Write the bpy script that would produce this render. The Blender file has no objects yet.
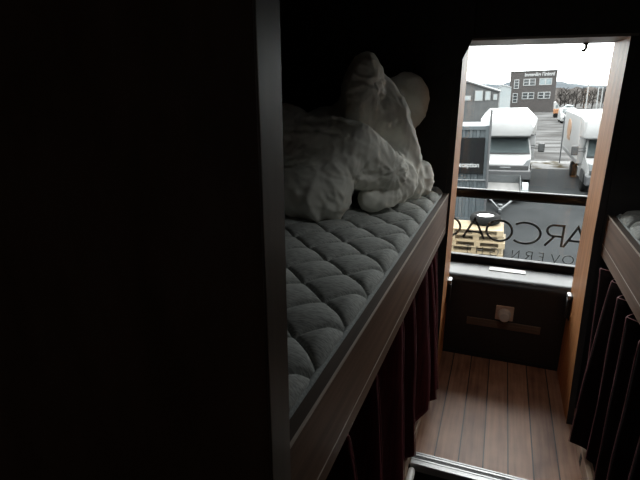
import bpy, bmesh, math, random
from mathutils import Vector, Matrix, noise, Quaternion

S = bpy.context.scene
COL = S.collection
DUVET_VOXEL = .0065
R = math.radians
EYE = 1.55              # eye height over the aisle floor, metres
GROUND = -2.45          # yard level below the upper deck floor
LEAN = R(2.0)           # the coach stands on a slight slope: everything outside leans by this

# ------------------------------------------------------------------ materials
def lin(c):
    return tuple((v / 12.92 if v <= .04045 else ((v + .055) / 1.055) ** 2.4) for v in c)

def base_mat(name, color, rough=.6, metal=0., spec=.5):
    m = bpy.data.materials.new(name); m.use_nodes = True
    b = m.node_tree.nodes['Principled BSDF']
    b.inputs['Base Color'].default_value = (*color, 1)
    b.inputs['Roughness'].default_value = rough
    b.inputs['Metallic'].default_value = metal
    b.inputs['Specular IOR Level'].default_value = spec
    return m, m.node_tree, b

def noisy(name, c1, c2, scale=(8, 8, 8), rough=.6, metal=0., spec=.5, bump=0., detail=4., lo=.35, hi=.65, coat=0., dist=.002):
    """two colours mixed by stretched noise, in the object's own coordinates"""
    m, t, b = base_mat(name, c1, rough, metal, spec)
    tc = t.nodes.new('ShaderNodeTexCoord'); mp = t.nodes.new('ShaderNodeMapping')
    mp.inputs['Scale'].default_value = scale
    n = t.nodes.new('ShaderNodeTexNoise'); n.inputs['Scale'].default_value = 1.; n.inputs['Detail'].default_value = detail
    rp = t.nodes.new('ShaderNodeValToRGB')
    rp.color_ramp.elements[0].position = lo; rp.color_ramp.elements[1].position = hi
    rp.color_ramp.elements[0].color = (*c1, 1); rp.color_ramp.elements[1].color = (*c2, 1)
    t.links.new(tc.outputs['Object'], mp.inputs['Vector']); t.links.new(mp.outputs[0], n.inputs['Vector'])
    t.links.new(n.outputs[0], rp.inputs[0]); t.links.new(rp.outputs[0], b.inputs['Base Color'])
    if bump:
        bp = t.nodes.new('ShaderNodeBump'); bp.inputs['Strength'].default_value = bump; bp.inputs['Distance'].default_value = dist
        t.links.new(n.outputs[0], bp.inputs['Height']); t.links.new(bp.outputs[0], b.inputs['Normal'])
    if coat:
        b.inputs['Coat Weight'].default_value = coat; b.inputs['Coat Roughness'].default_value = .25
    return m

M = {}
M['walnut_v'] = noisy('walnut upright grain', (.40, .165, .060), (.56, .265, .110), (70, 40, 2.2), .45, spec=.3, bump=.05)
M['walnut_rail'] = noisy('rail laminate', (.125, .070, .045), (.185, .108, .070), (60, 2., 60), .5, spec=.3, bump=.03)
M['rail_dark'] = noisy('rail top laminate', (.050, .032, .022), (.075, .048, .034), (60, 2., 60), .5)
M['pale_edge'] = base_mat('pale banding and joint highlight', (.55, .47, .40), .35)[0]
M['panel_dark'] = noisy('dark partition laminate', (.075, .044, .030), (.110, .070, .050), (14, 14, 5), .5, spec=.2, bump=.08, dist=.004)
M['panel_edge'] = noisy('partition edge laminate', (.125, .105, .088), (.155, .132, .112), (40, 40, 2), .4)
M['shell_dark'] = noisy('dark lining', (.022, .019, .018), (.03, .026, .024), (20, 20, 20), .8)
M['leather'] = noisy('black leatherette', (.015, .0155, .016), (.021, .0215, .022), (220, 220, 220), .40, spec=.6, bump=.06, dist=.001)
M['rubber'] = noisy('black rubber', (.012, .012, .012), (.018, .018, .018), (60, 60, 60), .55)
M['bar_black'] = base_mat('black bar', (.010, .010, .010), .33)[0]
M['alu'] = noisy('brushed aluminium', (.33, .33, .33), (.42, .42, .42), (3, 90, 90), .42, metal=.8)
M['alu_pale'] = noisy('satin silver', (.62, .62, .60), (.72, .72, .70), (30, 30, 30), .45, metal=.3)
M['plastic_cream'] = noisy('cream plastic', (.58, .45, .36), (.66, .52, .42), (30, 30, 30), .45)
M['slot_wood'] = noisy('slot veneer', (0.1170, 0.0828, 0.0612), (0.1620, 0.1170, 0.0855), (4, 60, 60), .5)
M['white_plastic'] = noisy('white plastic', (.62, .60, .57), (.70, .68, .65), (20, 20, 20), .4)
M['tan_board'] = noisy('tan skirting', (0.4290, 0.2990, 0.2080), (0.5460, 0.3900, 0.2795), (40, 2, 40), .45)
M['mattress'] = noisy('grey heather fabric', (0.2580, 0.2664, 0.2544), (0.5040, 0.5160, 0.4920), (60, 420, 120), .92, spec=.15, bump=.35, detail=3., dist=.0015)
M['mattress_edge'] = noisy('grey piping', (.30, .32, .315), (.42, .44, .43), (200, 200, 200), .9, spec=.15)
M['duvet'] = noisy('white cotton', (0.8480, 0.8374, 0.7632), (0.9116, 0.9010, 0.8268), (14, 14, 14), .85, spec=.2)
M['grey_duvet'] = noisy('grey bedding', (.42, .42, .42), (.5, .5, .5), (14, 14, 14), .9)
M['curtain'] = noisy('burgundy velvet', (0.0468, 0.0052, 0.0073), (0.0936, 0.0119, 0.0156), (50, 50, 6), .85, spec=.15)
M['curtain'].node_tree.nodes['Principled BSDF'].inputs['Sheen Weight'].default_value = .08
M['curtain'].node_tree.nodes['Principled BSDF'].inputs['Sheen Tint'].default_value = (.5, .08, .10, 1)
M['curtain_black'] = noisy('black velvet', (.012, .006, .006), (.022, .010, .010), (50, 50, 6), .9, spec=.1)
M['piping'] = noisy('pink piping', (0.3240, 0.1260, 0.1350), (0.3960, 0.1710, 0.1800), (80, 80, 80), .7)
M['vinyl'] = base_mat('dark vinyl letters', (.022, .018, .014), .5)[0]

def plank_mat():
    m, t, b = base_mat('aisle planks', (.2, .12, .08), .46, 0., .4)
    tc = t.nodes.new('ShaderNodeTexCoord')
    mp = t.nodes.new('ShaderNodeMapping'); mp.inputs['Scale'].default_value = (60, 3.2, 1)
    n = t.nodes.new('ShaderNodeTexNoise'); n.inputs['Scale'].default_value = 1; n.inputs['Detail'].default_value = 6
    mp2 = t.nodes.new('ShaderNodeMapping'); mp2.inputs['Scale'].default_value = (9, 7, 1)
    n2 = t.nodes.new('ShaderNodeTexNoise'); n2.inputs['Scale'].default_value = 1; n2.inputs['Detail'].default_value = 5
    # one tone per plank
    sx = t.nodes.new('ShaderNodeSeparateXYZ')
    ma = t.nodes.new('ShaderNodeMath'); ma.operation = 'MULTIPLY_ADD'; ma.inputs[1].default_value = 1 / .101; ma.inputs[2].default_value = .124 / .101
    fl = t.nodes.new('ShaderNodeMath'); fl.operation = 'FLOOR'
    fr = t.nodes.new('ShaderNodeMath'); fr.operation = 'FRACT'
    wn = t.nodes.new('ShaderNodeTexWhiteNoise'); wn.noise_dimensions = '1D'
    pp = t.nodes.new('ShaderNodeMath'); pp.operation = 'PINGPONG'; pp.inputs[1].default_value = .5
    gp = t.nodes.new('ShaderNodeMath'); gp.operation = 'GREATER_THAN'; gp.inputs[1].default_value = .028
    L = t.links.new
    L(tc.outputs['Object'], mp.inputs[0]); L(mp.outputs[0], n.inputs['Vector'])
    L(tc.outputs['Object'], mp2.inputs[0]); L(mp2.outputs[0], n2.inputs['Vector'])
    L(tc.outputs['Object'], sx.inputs[0]); L(sx.outputs[0], ma.inputs[0]); L(ma.outputs[0], fl.inputs[0]); L(ma.outputs[0], fr.inputs[0])
    L(fl.outputs[0], wn.inputs['W']); L(fr.outputs[0], pp.inputs[0]); L(pp.outputs[0], gp.inputs[0])
    mx = t.nodes.new('ShaderNodeMath'); mx.operation = 'MULTIPLY_ADD'; mx.inputs[1].default_value = .55; L(n.outputs[0], mx.inputs[0])
    m2 = t.nodes.new('ShaderNodeMath'); m2.operation = 'MULTIPLY'; m2.inputs[1].default_value = .45; L(n2.outputs[0], m2.inputs[0]); L(m2.outputs[0], mx.inputs[2])
    m3 = t.nodes.new('ShaderNodeMath'); m3.operation = 'MULTIPLY_ADD'; m3.inputs[1].default_value = .16; L(wn.outputs['Value'], m3.inputs[0]); L(mx.outputs[0], m3.inputs[2])
    rp = t.nodes.new('ShaderNodeValToRGB')
    rp.color_ramp.elements[0].position = .38; rp.color_ramp.elements[0].color = (.15, .068, .040, 1)
    rp.color_ramp.elements[1].position = .8; rp.color_ramp.elements[1].color = (.46, .26, .165, 1)
    L(m3.outputs[0], rp.inputs[0])
    mc = t.nodes.new('ShaderNodeMix'); mc.data_type = 'RGBA'
    mc.inputs[6].default_value = (.012, .009, .008, 1)
    L(gp.outputs[0], mc.inputs[0]); L(rp.outputs[0], mc.inputs[7]); L(mc.outputs[2], b.inputs['Base Color'])
    bp = t.nodes.new('ShaderNodeBump'); bp.inputs['Strength'].default_value = .15; bp.inputs['Distance'].default_value = .002
    L(mx.outputs[0], bp.inputs['Height']); L(bp.outputs[0], b.inputs['Normal'])
    return m
M['planks'] = plank_mat()

def glass_mat():
    m = bpy.data.materials.new('window glass'); m.use_nodes = True
    t = m.node_tree; t.nodes.clear()
    o = t.nodes.new('ShaderNodeOutputMaterial'); tr = t.nodes.new('ShaderNodeBsdfTransparent'); gl = t.nodes.new('ShaderNodeBsdfGlossy')
    gl.inputs['Roughness'].default_value = .02; tr.inputs['Color'].default_value = (.97, .985, .98, 1)
    fr = t.nodes.new('ShaderNodeFresnel'); fr.inputs['IOR'].default_value = 1.3
    mx = t.nodes.new('ShaderNodeMixShader')
    t.links.new(fr.outputs[0], mx.inputs[0]); t.links.new(tr.outputs[0], mx.inputs[1]); t.links.new(gl.outputs[0], mx.inputs[2])
    t.links.new(mx.outputs[0], o.inputs[0])
    return m
M['glass'] = glass_mat()
# outside
M['asphalt'] = noisy('damp asphalt', (.0078, .0088, .0093), (.0150, .0165, .0172), (.9, .9, .9), .85, spec=.04, detail=8, lo=.3, hi=.75)
M['snowyard'] = noisy('frosty yard', (.027, .0265, .026), (.060, .060, .060), (.30, .9, .5), .9, spec=0, detail=6, lo=.42, hi=.62)
M['verge'] = noisy('winter verge', (0.0300, 0.0255, 0.0165), (0.1125, 0.1125, 0.1125), (1.6, 1.6, 1.6), .9, spec=0, detail=5, lo=.36, hi=.52)
M['van_white'] = noisy('white paint', (0.1474, 0.1498, 0.1498), (0.1560, 0.1576, 0.1576), (2, 2, 2), .3)
M['van_grey'] = noisy('pale grey panel', (0.0694, 0.0741, 0.0764), (0.0819, 0.0858, 0.0874), (2, 2, 2), .4)
M['van_glass'] = base_mat('dark van glass', (.055, .068, .070), .12)[0]  # base colour lightened to stand in for reflected sky
M['van_black'] = noisy('dark plastic', (0.0039, 0.0047, 0.0047), (0.0055, 0.0062, 0.0070), (9, 9, 9), .5)
M['bumper'] = noisy('grey bumper', (0.0148, 0.0156, 0.0172), (0.0187, 0.0203, 0.0218), (9, 9, 9), .5)
M['headlight'] = base_mat('lamp glass', (0.0897, 0.0959, 0.0983), .1)[0]
M['steel_rim'] = noisy('wheel rim', (0.1841, 0.1841, 0.1841), (0.2254, 0.2254, 0.2254), (9, 9, 9), .35, metal=.6)
M['orange'] = noisy('orange paint', (0.1108, 0.0390, 0.0086), (0.1271, 0.0530, 0.0148), (6, 6, 6), .5)
M['pale_orange'] = noisy('orange print', (0.1271, 0.0616, 0.0218), (0.1349, 0.0741, 0.0328), (6, 6, 6), .5)
M['container'] = noisy('blue grey steel', (0.0249, 0.0306, 0.0339), (0.0328, 0.0396, 0.0429), (3, 3, 3), .6, spec=.2)
M['sign_dark'] = noisy('dark sign', (0.0031, 0.0031, 0.0037), (0.0037, 0.0044, 0.0044), (2, 2, 2), .5, spec=.05)
M['sign_white'] = base_mat('white sign letters', (.18, .184, .184), .6)[0]
M['galv'] = noisy('galvanised steel', (0.0343, 0.0390, 0.0406), (0.0491, 0.0530, 0.0554), (12, 12, 12), .45, metal=.35)
M['ply'] = noisy('grey plywood', (0.0394, 0.0394, 0.0377), (0.0565, 0.0557, 0.0538), (6, 1.5, 6), .7)
M['pallet'] = noisy('new pine', (0.0942, 0.0682, 0.0350), (0.1274, 0.1005, 0.0609), (3, 14, 14), .7)
M['tyre'] = noisy('tyre rubber', (0.0021, 0.0025, 0.0025), (0.0039, 0.0039, 0.0039), (20, 20, 20), .85, spec=.08)
M['brick'] = noisy('brown grey brick', (0.0133, 0.0109, 0.0101), (0.0187, 0.0164, 0.0156), (3, 3, 3), .85)
M['white_frame'] = noisy('white window frame', (0.1069, 0.1108, 0.1108), (0.1271, 0.1310, 0.1310), (3, 3, 3), .5)
M['pane_dark'] = noisy('dark pane', (0.0086, 0.0101, 0.0117), (0.0164, 0.0203, 0.0218), (1.5, 1.5, 1.5), .15)
M['pane_pale'] = noisy('pale blind pane', (0.0655, 0.0874, 0.0944), (0.0983, 0.1186, 0.1232), (1.5, 1.5, 1.5), .2)
M['low_wall'] = noisy('grey cladding', (0.0187, 0.0203, 0.0211), (0.0273, 0.0289, 0.0296), (1.5, 1.5, 1.5), .8)
M['hill'] = noisy('hazy winter hill', (.034, .039, .043), (.046, .051, .055), (.05, .05, .05), .95, spec=0)  # distance haze is put into the grey-blue colour
M['wood_belt'] = noisy('bare winter scrub', (.016, .0145, .0135), (.040, .037, .035), (.35, .35, .35), .95, spec=0, detail=6)
M['bark'] = noisy('grey bark', (.016, .0145, .0135), (.028, .026, .025), (2, 2, 2), .95, spec=0)
M['tarp'] = noisy('white sheeting', (0.1108, 0.1271, 0.1310), (0.1349, 0.1451, 0.1474), (.5, .5, .5), .6)

# ------------------------------------------------------------------ mesh helpers
def origin(o):
    v = Vector((0, 0, 0))
    while o is not None:
        v = v + o.location; o = o.parent
    return v

def obj(name, bm, mat, parent=None, smooth=False, local=False, at=None):
    """link one mesh object; vertices are given in scene coordinates (or the parent's own with local=True)"""
    if not local:
        off = origin(parent) if parent is not None else (Vector(at) if at is not None else None)
        if off is not None:
            bmesh.ops.translate(bm, verts=bm.verts, vec=-off)
    bmesh.ops.recalc_face_normals(bm, faces=bm.faces)
    me = bpy.data.meshes.new(name); bm.to_mesh(me); bm.free()
    me.materials.append(mat)
    if smooth:
        me.polygons.foreach_set('use_smooth', [True] * len(me.polygons))
    o = bpy.data.objects.new(name, me); COL.objects.link(o)
    if parent is not None: o.parent = parent
    elif at is not None: o.location = at
    return o

def smooth_by_angle(o, ang=40):
    me = o.data
    me.polygons.foreach_set('use_smooth', [True] * len(me.polygons))
    bm = bmesh.new(); bm.from_mesh(me)
    for e in bm.edges:
        if len(e.link_faces) == 2 and e.calc_face_angle(0) > R(ang): e.smooth = False
    bm.to_mesh(me); bm.free()
    return o

def thing(name, label, cat, loc=(0, 0, 0), group=None, rot=(0, 0, 0)):
    o = bpy.data.objects.new(name, None); COL.objects.link(o)
    o.empty_display_size = .1
    o.location = loc; o.rotation_euler = rot
    return tag(o, label, cat, group)

def tag(o, label, cat, group=None, kind=None):
    o['label'] = label; o['category'] = cat
    if group: o['group'] = group
    if kind: o['kind'] = kind
    return o

def struct(name, bm, mat, parent=None, **k):
    o = obj(name, bm, mat, parent, **k)
    if parent is None: o['kind'] = 'structure'
    return o

def B(): return bmesh.new()

def box(bm, x0, x1, y0, y1, z0, z1, bev=0., seg=2):
    vs = [bm.verts.new((x, y, z)) for z in (z0, z1) for y in (y0, y1) for x in (x0, x1)]
    fs = [bm.faces.new([vs[i] for i in q]) for q in ((0, 2, 3, 1), (4, 5, 7, 6), (0, 1, 5, 4), (2, 6, 7, 3), (0, 4, 6, 2), (1, 3, 7, 5))]
    if bev:
        es = list({e for f in fs for e in f.edges})
        bmesh.ops.bevel(bm, geom=es, offset=bev, segments=seg, profile=.5, affect='EDGES')
    return bm

def prism(bm, pts, axis, a0, a1):
    """extrude a polygon given in the two other axes along axis"""
    def P(p, a):
        if axis == 'x': return (a, p[0], p[1])
        if axis == 'y': return (p[0], a, p[1])
        return (p[0], p[1], a)
    v0 = [bm.verts.new(P(p, a0)) for p in pts]; v1 = [bm.verts.new(P(p, a1)) for p in pts]
    n = len(pts)
    bm.faces.new(v0); bm.faces.new(v1[::-1])
    for i in range(n):
        bm.faces.new((v0[i], v1[i], v1[(i + 1) % n], v0[(i + 1) % n]))
    return bm

def tube(bm, pts, r, seg=8, cap=True):
    pts = [Vector(p) for p in pts]
    rad = r if isinstance(r, (list, tuple)) else [r] * len(pts)
    rings = []; up = None
    for i, p in enumerate(pts):
        d = (pts[min(i + 1, len(pts) - 1)] - pts[max(i - 1, 0)]).normalized()
        if up is None:
            up = Vector((0, 0, 1)) if abs(d.z) < .9 else Vector((1, 0, 0))
        a = d.cross(up)
        if a.length < 1e-5: a = d.orthogonal()
        a.normalize(); b = a.cross(d).normalized(); up = b
        rings.append([bm.verts.new(p + (a * math.cos(t) + b * math.sin(t)) * rad[i]) for t in [2 * math.pi * k / seg for k in range(seg)]])
    for i in range(len(rings) - 1):
        for k in range(seg):
            bm.faces.new((rings[i][k], rings[i][(k + 1) % seg], rings[i + 1][(k + 1) % seg], rings[i + 1][k]))
    if cap:
        bm.faces.new(rings[0][::-1]); bm.faces.new(rings[-1])
    return bm

def lathe(bm, prof, c, axis='z', seg=24):
    """spin (radius, height) pairs about an axis through c"""
    c = Vector(c); rings = []
    for (r, h) in prof:
        ring = []
        for k in range(seg):
            t = 2 * math.pi * k / seg; a, b = r * math.cos(t), r * math.sin(t)
            v = {'z': (a, b, h), 'y': (a, h, b), 'x': (h, a, b)}[axis]
            ring.append(bm.verts.new(c + Vector(v)))
        rings.append(ring)
    for i in range(len(rings) - 1):
        for k in range(seg):
            bm.faces.new((rings[i][k], rings[i][(k + 1) % seg], rings[i + 1][(k + 1) % seg], rings[i + 1][k]))
    bm.faces.new(rings[0][::-1]); bm.faces.new(rings[-1])
    return bm

def grid(bm, nu, nv, fn, close=None):
    vs = [[bm.verts.new(fn(i / nu, j / nv)) for j in range(nv + 1)] for i in range(nu + 1)]
    for i in range(nu):
        for j in range(nv):
            bm.faces.new((vs[i][j], vs[i + 1][j], vs[i + 1][j + 1], vs[i][j + 1]))
    return vs

def text_mesh(txt, size, depth, off=0.):
    cu = bpy.data.curves.new('lettering', 'FONT'); cu.body = txt; cu.size = size; cu.extrude = depth; cu.offset = off
    cu.align_x = 'CENTER'; cu.align_y = 'CENTER'
    o = bpy.data.objects.new('lettering', cu); COL.objects.link(o)
    dg = bpy.context.evaluated_depsgraph_get()
    me = bpy.data.meshes.new_from_object(o.evaluated_get(dg))
    bpy.data.objects.remove(o); bpy.data.curves.remove(cu)
    bm = bmesh.new(); bm.from_mesh(me); bpy.data.meshes.remove(me)
    return bm

# ------------------------------------------------------------------ the coach: room shell
bm = B(); box(bm, -.24, .52, 1.775, 2.72, -.03, 0)
struct('floor', bm, M['planks'])
bm = B(); box(bm, -1.05, 1.30, -1.5, 2.99, -.24, -.20)
struct('floor_lower', bm, M['rubber'])
bm = B(); box(bm, -.24, .52, 1.700, 1.712, -.20, -.012)
struct('trim_1', bm, M['rubber'])
HX0, HX1, HY0, HY1 = .12, .42, 1.34, 1.54       # roof hatch over the aisle, unseen, added to let more light in
bm = B(); box(bm, -1.05, HX0, -1.5, 3.0, 1.95, 2.0); box(bm, HX1, 1.30, -1.5, 3.0, 1.95, 2.0)
box(bm, HX0, HX1, -1.5, HY0, 1.95, 2.0); box(bm, HX0, HX1, HY1, 3.0, 1.95, 2.0)
struct('ceiling', bm, M['shell_dark'])
bm = B(); box(bm, HX0, HX1, HY0, HY1, 2.004, 2.008); hatch = struct('added_hatch_pane', bm, M['glass'])
bm = B(); 
box(bm, HX0 - .03, HX0, HY0 - .03, HY1 + .03, 2.0, 2.015); box(bm, HX1, HX1 + .03, HY0 - .03, HY1 + .03, 2.0, 2.015)
box(bm, HX0, HX1, HY0 - .03, HY0, 2.0, 2.015); box(bm, HX0, HX1, HY1, HY1 + .03, 2.0, 2.015)
obj('added_hatch_frame', bm, M['rubber'], hatch)
bm = B(); box(bm, -1.10, -1.05, -1.5, 3.0, -.24, 1.95); struct('wall_left', bm, M['shell_dark'])
bm = B(); box(bm, 1.30, 1.35, -1.5, 3.0, -.24, 1.95); struct('wall_right', bm, M['shell_dark'])
bm = B(); box(bm, -.70, 1.30, -1.55, -1.5, -.24, 1.95); box(bm, -1.05, -.98, -1.55, -1.5, -.24, 1.95)
box(bm, -.98, -.70, -1.55, -1.5, -.24, 1.33); box(bm, -.98, -.70, -1.55, -1.5, 1.43, 1.95)
struct('wall_back', bm, M['walnut_v'])
bm = B(); box(bm, -.98, -.70, -1.528, -1.522, 1.33, 1.43); struct('added_rear_pane', bm, M['glass'])  # small unseen rear window, added to lift the dark cabin
# front end: wall round the windscreen opening
bm = B()
box(bm, -1.05, 1.30, 2.99, 3.05, -.24, .50); box(bm, -1.05, -.60, 2.99, 3.05, .50, 1.95)
box(bm, .85, 1.30, 2.99, 3.05, .50, 1.95); box(bm, -.60, .85, 2.99, 3.05, 1.80, 1.95)
struct('wall_front', bm, M['shell_dark'])

# window bay: walnut cheeks, soffit, end partitions of the bunks
def cheek(name, xin, xout, front):
    """front: (y, z) points down the near edge"""
    a, b = min(xin, xout), max(xin, xout)
    bm = B(); prism(bm, front + [(2.69, 0), (2.69, 1.735)], 'x', a, b)
    o = struct(name, bm, M['walnut_v'])
    bm = B(); prism(bm, [(y - .0035, z) for y, z in front] + [(y + .0005, z) for y, z in front[::-1]], 'x', a + .0005, b - .0005)  # dark strip carries the shade on the cheek's near edge
    obj('edge_shade', bm, M['shell_dark'], o)['label'] = 'shade on the near edge, as a dark strip'
    return o
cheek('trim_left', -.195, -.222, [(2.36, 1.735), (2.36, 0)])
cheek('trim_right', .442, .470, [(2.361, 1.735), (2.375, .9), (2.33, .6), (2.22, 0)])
bm = B(); box(bm, -.222, .470, 2.362, 2.70, 1.735, 1.95); struct('trim_top', bm, noisy('soffit laminate', (.22, .19, .17), (.30, .26, .235), (4, 60, 60), .4))
bm = B(); box(bm, -1.05, .0, 2.352, 2.358, 1.745, 1.95); box(bm, 0, 1.30, 2.352, 2.358, 1.745, 1.95)
struct('wall_header', bm, M['shell_dark'])
for nm, x0, x1 in (('wall_left_end', -1.05, -.2225), ('wall_right_end', .4705, 1.30)):
    bm = B(); box(bm, x0, x1, 2.36, 2.40, -.2, 1.95); struct(nm, bm, M['shell_dark'])
# dark gusset under the roof over the foot of the left bunk
bm = B(); prism(bm, [(-1.05, 1.18), (-.44, 1.475), (-.197, 1.652), (-.158, 1.742), (-.158, 1.95), (-1.05, 1.95)], 'y', 2.325, 2.35)
struct('wall_gusset', bm, M['shell_dark'])
# the big partition at the head of the left bunk, with its own edge moulding
bm = B(); box(bm, -1.05, -.241, .462, .516, -.2, 1.95)
pl = struct('wall_partition', bm, M['panel_dark'])
bm = B(); box(bm, -.241, -.2375, .4605, .5185, -.2, 1.95, .001, 1)
struct('edge_moulding', bm, M['panel_edge'], pl)

# window
bm = B(); box(bm, -.60, .85, 3.012, 3.018, .52, 1.80)
win = struct('window_1', bm, M['glass'])
bm = B(); box(bm, -.60, .85, 2.962, 2.989, .500, .541, .004); box(bm, -.60, .85, 3.0, 3.03, .50, .53)
box(bm, -.60, -.57, 2.992, 3.03, .53, 1.80); box(bm, .82, .85, 2.992, 3.03, .53, 1.80); box(bm, -.57, .82, 2.992, 3.03, 1.77, 1.80)
struct('gasket', bm, M['rubber'], win)

# vinyl lettering on the outside of the pane, so it reads mirrored from in here
def strokes(ch):
    """polylines in a unit box, x 0..w, y 0..1"""
    def arc(cx, cy, rx, ry, a0, a1, n=28):
        return [(cx + rx * math.cos(R(a0 + (a1 - a0) * i / n)), cy + ry * math.sin(R(a0 + (a1 - a0) * i / n))) for i in range(n + 1)]
    if ch == 'A': return .98, [[(0, 0), (.49, 1.0), (.98, 0)], [(.18, .34), (.80, .34)]]
    if ch == 'R': return .72, [[(.03, 0), (.03, 1), (.40, 1)] + arc(.42, .745, .27, .255, 90, -90, 16) + [(.03, .49)], [(.36, .49), (.72, 0)]]
    if ch == 'C': return 1.2, [arc(.66, .5, .66, .5, 48, 312)]
    if ch == 'O': return 1.18, [arc(.565, .5, .565, .5, 0, 360, 40)]
    if ch == 'S': return .62, [arc(.31, .75, .27, .25, 35, 270, 16) + arc(.31, .25, .29, .25, 90, -145, 16)]
    if ch == 'T': return .72, [[(0, 1), (.72, 1)], [(.36, 1), (.36, 0)]]
    if ch == 'H': return .76, [[(.03, 0), (.03, 1)], [(.73, 0), (.73, 1)], [(.03, .52), (.73, .52)]]
    if ch == 'V': return .90, [[(0, 1), (.45, 0), (.90, 1)]]
    if ch == 'E': return .58, [[(.56, 1), (.03, 1), (.03, 0), (.56, 0)], [(.03, .52), (.5, .52)]]
    if ch == 'N': return .80, [[(.03, 0), (.03, 1), (.77, 0), (.77, 1)]]
    if ch == 'I': return .1, [[(.05, 0), (.05, 1)]]
    if ch == 'G': return 1.0, [arc(.52, .5, .52, .5, 45, 325) + [(.95, .42), (.62, .42)]]

def ribbon(bm, pts, w, y):
    """flat-ended stroke of width w with 1.5 mm thickness, in the plane of the pane"""
    P = [Vector((p[0], p[1])) for p in pts]; n = len(P)
    closed = (P[0] - P[-1]).length < 1e-6
    L, Q = [], []
    for i in range(n):
        a = P[i - 1] if i > 0 else (P[-2] if closed else None)
        b = P[i + 1] if i < n - 1 else (P[1] if closed else None)
        d1 = (P[i] - a).normalized() if a is not None else None
        d2 = (b - P[i]).normalized() if b is not None else None
        d1 = d1 or d2; d2 = d2 or d1
        n1 = Vector((-d1.y, d1.x)); n2 = Vector((-d2.y, d2.x))
        m = (n1 + n2)
        m = m.normalized() if m.length > 1e-6 else n1
        k = min(1 / max(m.dot(n1), .3), 2.2)
        L.append(P[i] + m * w / 2 * k); Q.append(P[i] - m * w / 2 * k)
    vf = [[bm.verts.new((p.x, yy, p.y)) for p in side] for side in (L, Q) for yy in (y, y + .0015)]
    lf, lb, qf, qb = vf
    for i in range(n - 1):
        bm.faces.new((lf[i], lf[i + 1], qf[i + 1], qf[i])); bm.faces.new((lb[i + 1], lb[i], qb[i], qb[i + 1]))
        bm.faces.new((lf[i + 1], lf[i], lb[i], lb[i + 1])); bm.faces.new((qf[i], qf[i + 1], qb[i + 1], qb[i]))
    for i in (0, n - 1):
        bm.faces.new((lf[i], qf[i], qb[i], lb[i]))

def lettering(word, xs, z0, hgt, w, y=3.0185):
    """xs gives each letter's right-hand edge seen from inside; the word runs right to left"""
    bm = B()
    for ch, x in zip(word, xs):
        wd, st = strokes(ch)
        for s in st:
            ribbon(bm, [(x - p[0] * hgt, z0 + p[1] * hgt) for p in s], w, y)
    return bm
bmL = lettering('STARCOACH', [.785, .685, .542, .408, .284, .126, -.030, -.178, -.35], .636, .130, .0135)
obj('lettering', bmL, M['vinyl'], win)
bmL = lettering('OVERNIGHT', [.481, .405, .318, .256, .182, .096, .062, -.030, -.102], .537, .050, .0050)
obj('lettering', bmL, M['vinyl'], win)

# black safety bar across the window
t = thing('safety_bar', 'black round safety bar running across the window above the lettering', 'safety bar', (.13, 2.92, .944))
bm = B(); tube(bm, [(-.60, 2.92, .944), (.86, 2.92, .944)], .0295, 20); smooth_by_angle(obj('rail', bm, M['bar_black'], t))
bm = B(); lathe(bm, [(.04, 0), (.04, .01)], (-.612, 2.92, .944), 'x'); obj('flange', bm, M['bar_black'], t)
bm = B(); lathe(bm, [(.04, 0), (.04, .01)], (.862, 2.92, .944), 'x'); obj('flange', bm, M['bar_black'], t)

# padded black ledge below the window
t = thing('window_ledge', 'black leatherette box ledge below the window, its top shining grey', 'ledge', (.13, 2.8, 0))
pr = [(2.702, 0), (2.702, .450)]
for k in range(9):
    a = R(180 - 90 * k / 8); pr.append((2.702 + .050 + .050 * math.cos(a), .450 + .050 * math.sin(a)))
pr += [(2.955, .500), (2.955, 0)]
bm = B(); prism(bm, pr, 'x', -.60, .85); smooth_by_angle(obj('body', bm, M['leather'], t), 30)
t['label'] = 'black leatherette box ledge below the window, its rounded top shining grey'
bm = B(); box(bm, -.225, .475, 2.6905, 2.701, 0, .02); obj('kick_strip', bm, M['rubber'], t)
tag(obj('silver_strip', box(B(), .020, .222, 2.846, 2.908, .5004, .5045, .0015, 1), M['alu_pale'], at=(.121, 2.877, .5)),
    'flat silver strip lying on top of the black ledge under the window', 'strip')
t = thing('rotary_switch', 'small cream square plate with a round knob on the black ledge front', 'switch', (.128, 2.70, .308))
bm = B(); box(bm, .080, .176, 2.688, 2.7018, .265, .352, .004); obj('plate', bm, M['plastic_cream'], t)
bm = B(); lathe(bm, [(.036, 0), (.036, -.006), (.031, -.010), (.029, -.040), (.024, -.045), (.001, -.045)], (.128, 2.688, .303), 'y', 32)
smooth_by_angle(obj('knob', bm, M['white_plastic'], t))
t = thing('vent_slot', 'long narrow brownish slot strip on the black ledge below the cream knob', 'vent', (.125, 2.70, .23))
bm = B(); box(bm, -.073, .325, 2.692, 2.7018, .207, .2525, .002, 1); obj('strip', bm, M['slot_wood'], t)
bm = B(); box(bm, -.060, .312, 2.6905, 2.6922, .226, .232); obj('slit', bm, noisy('slit shade', (.10, .072, .054), (.13, .09, .07), (4, 60, 60), .6), t)

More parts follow.
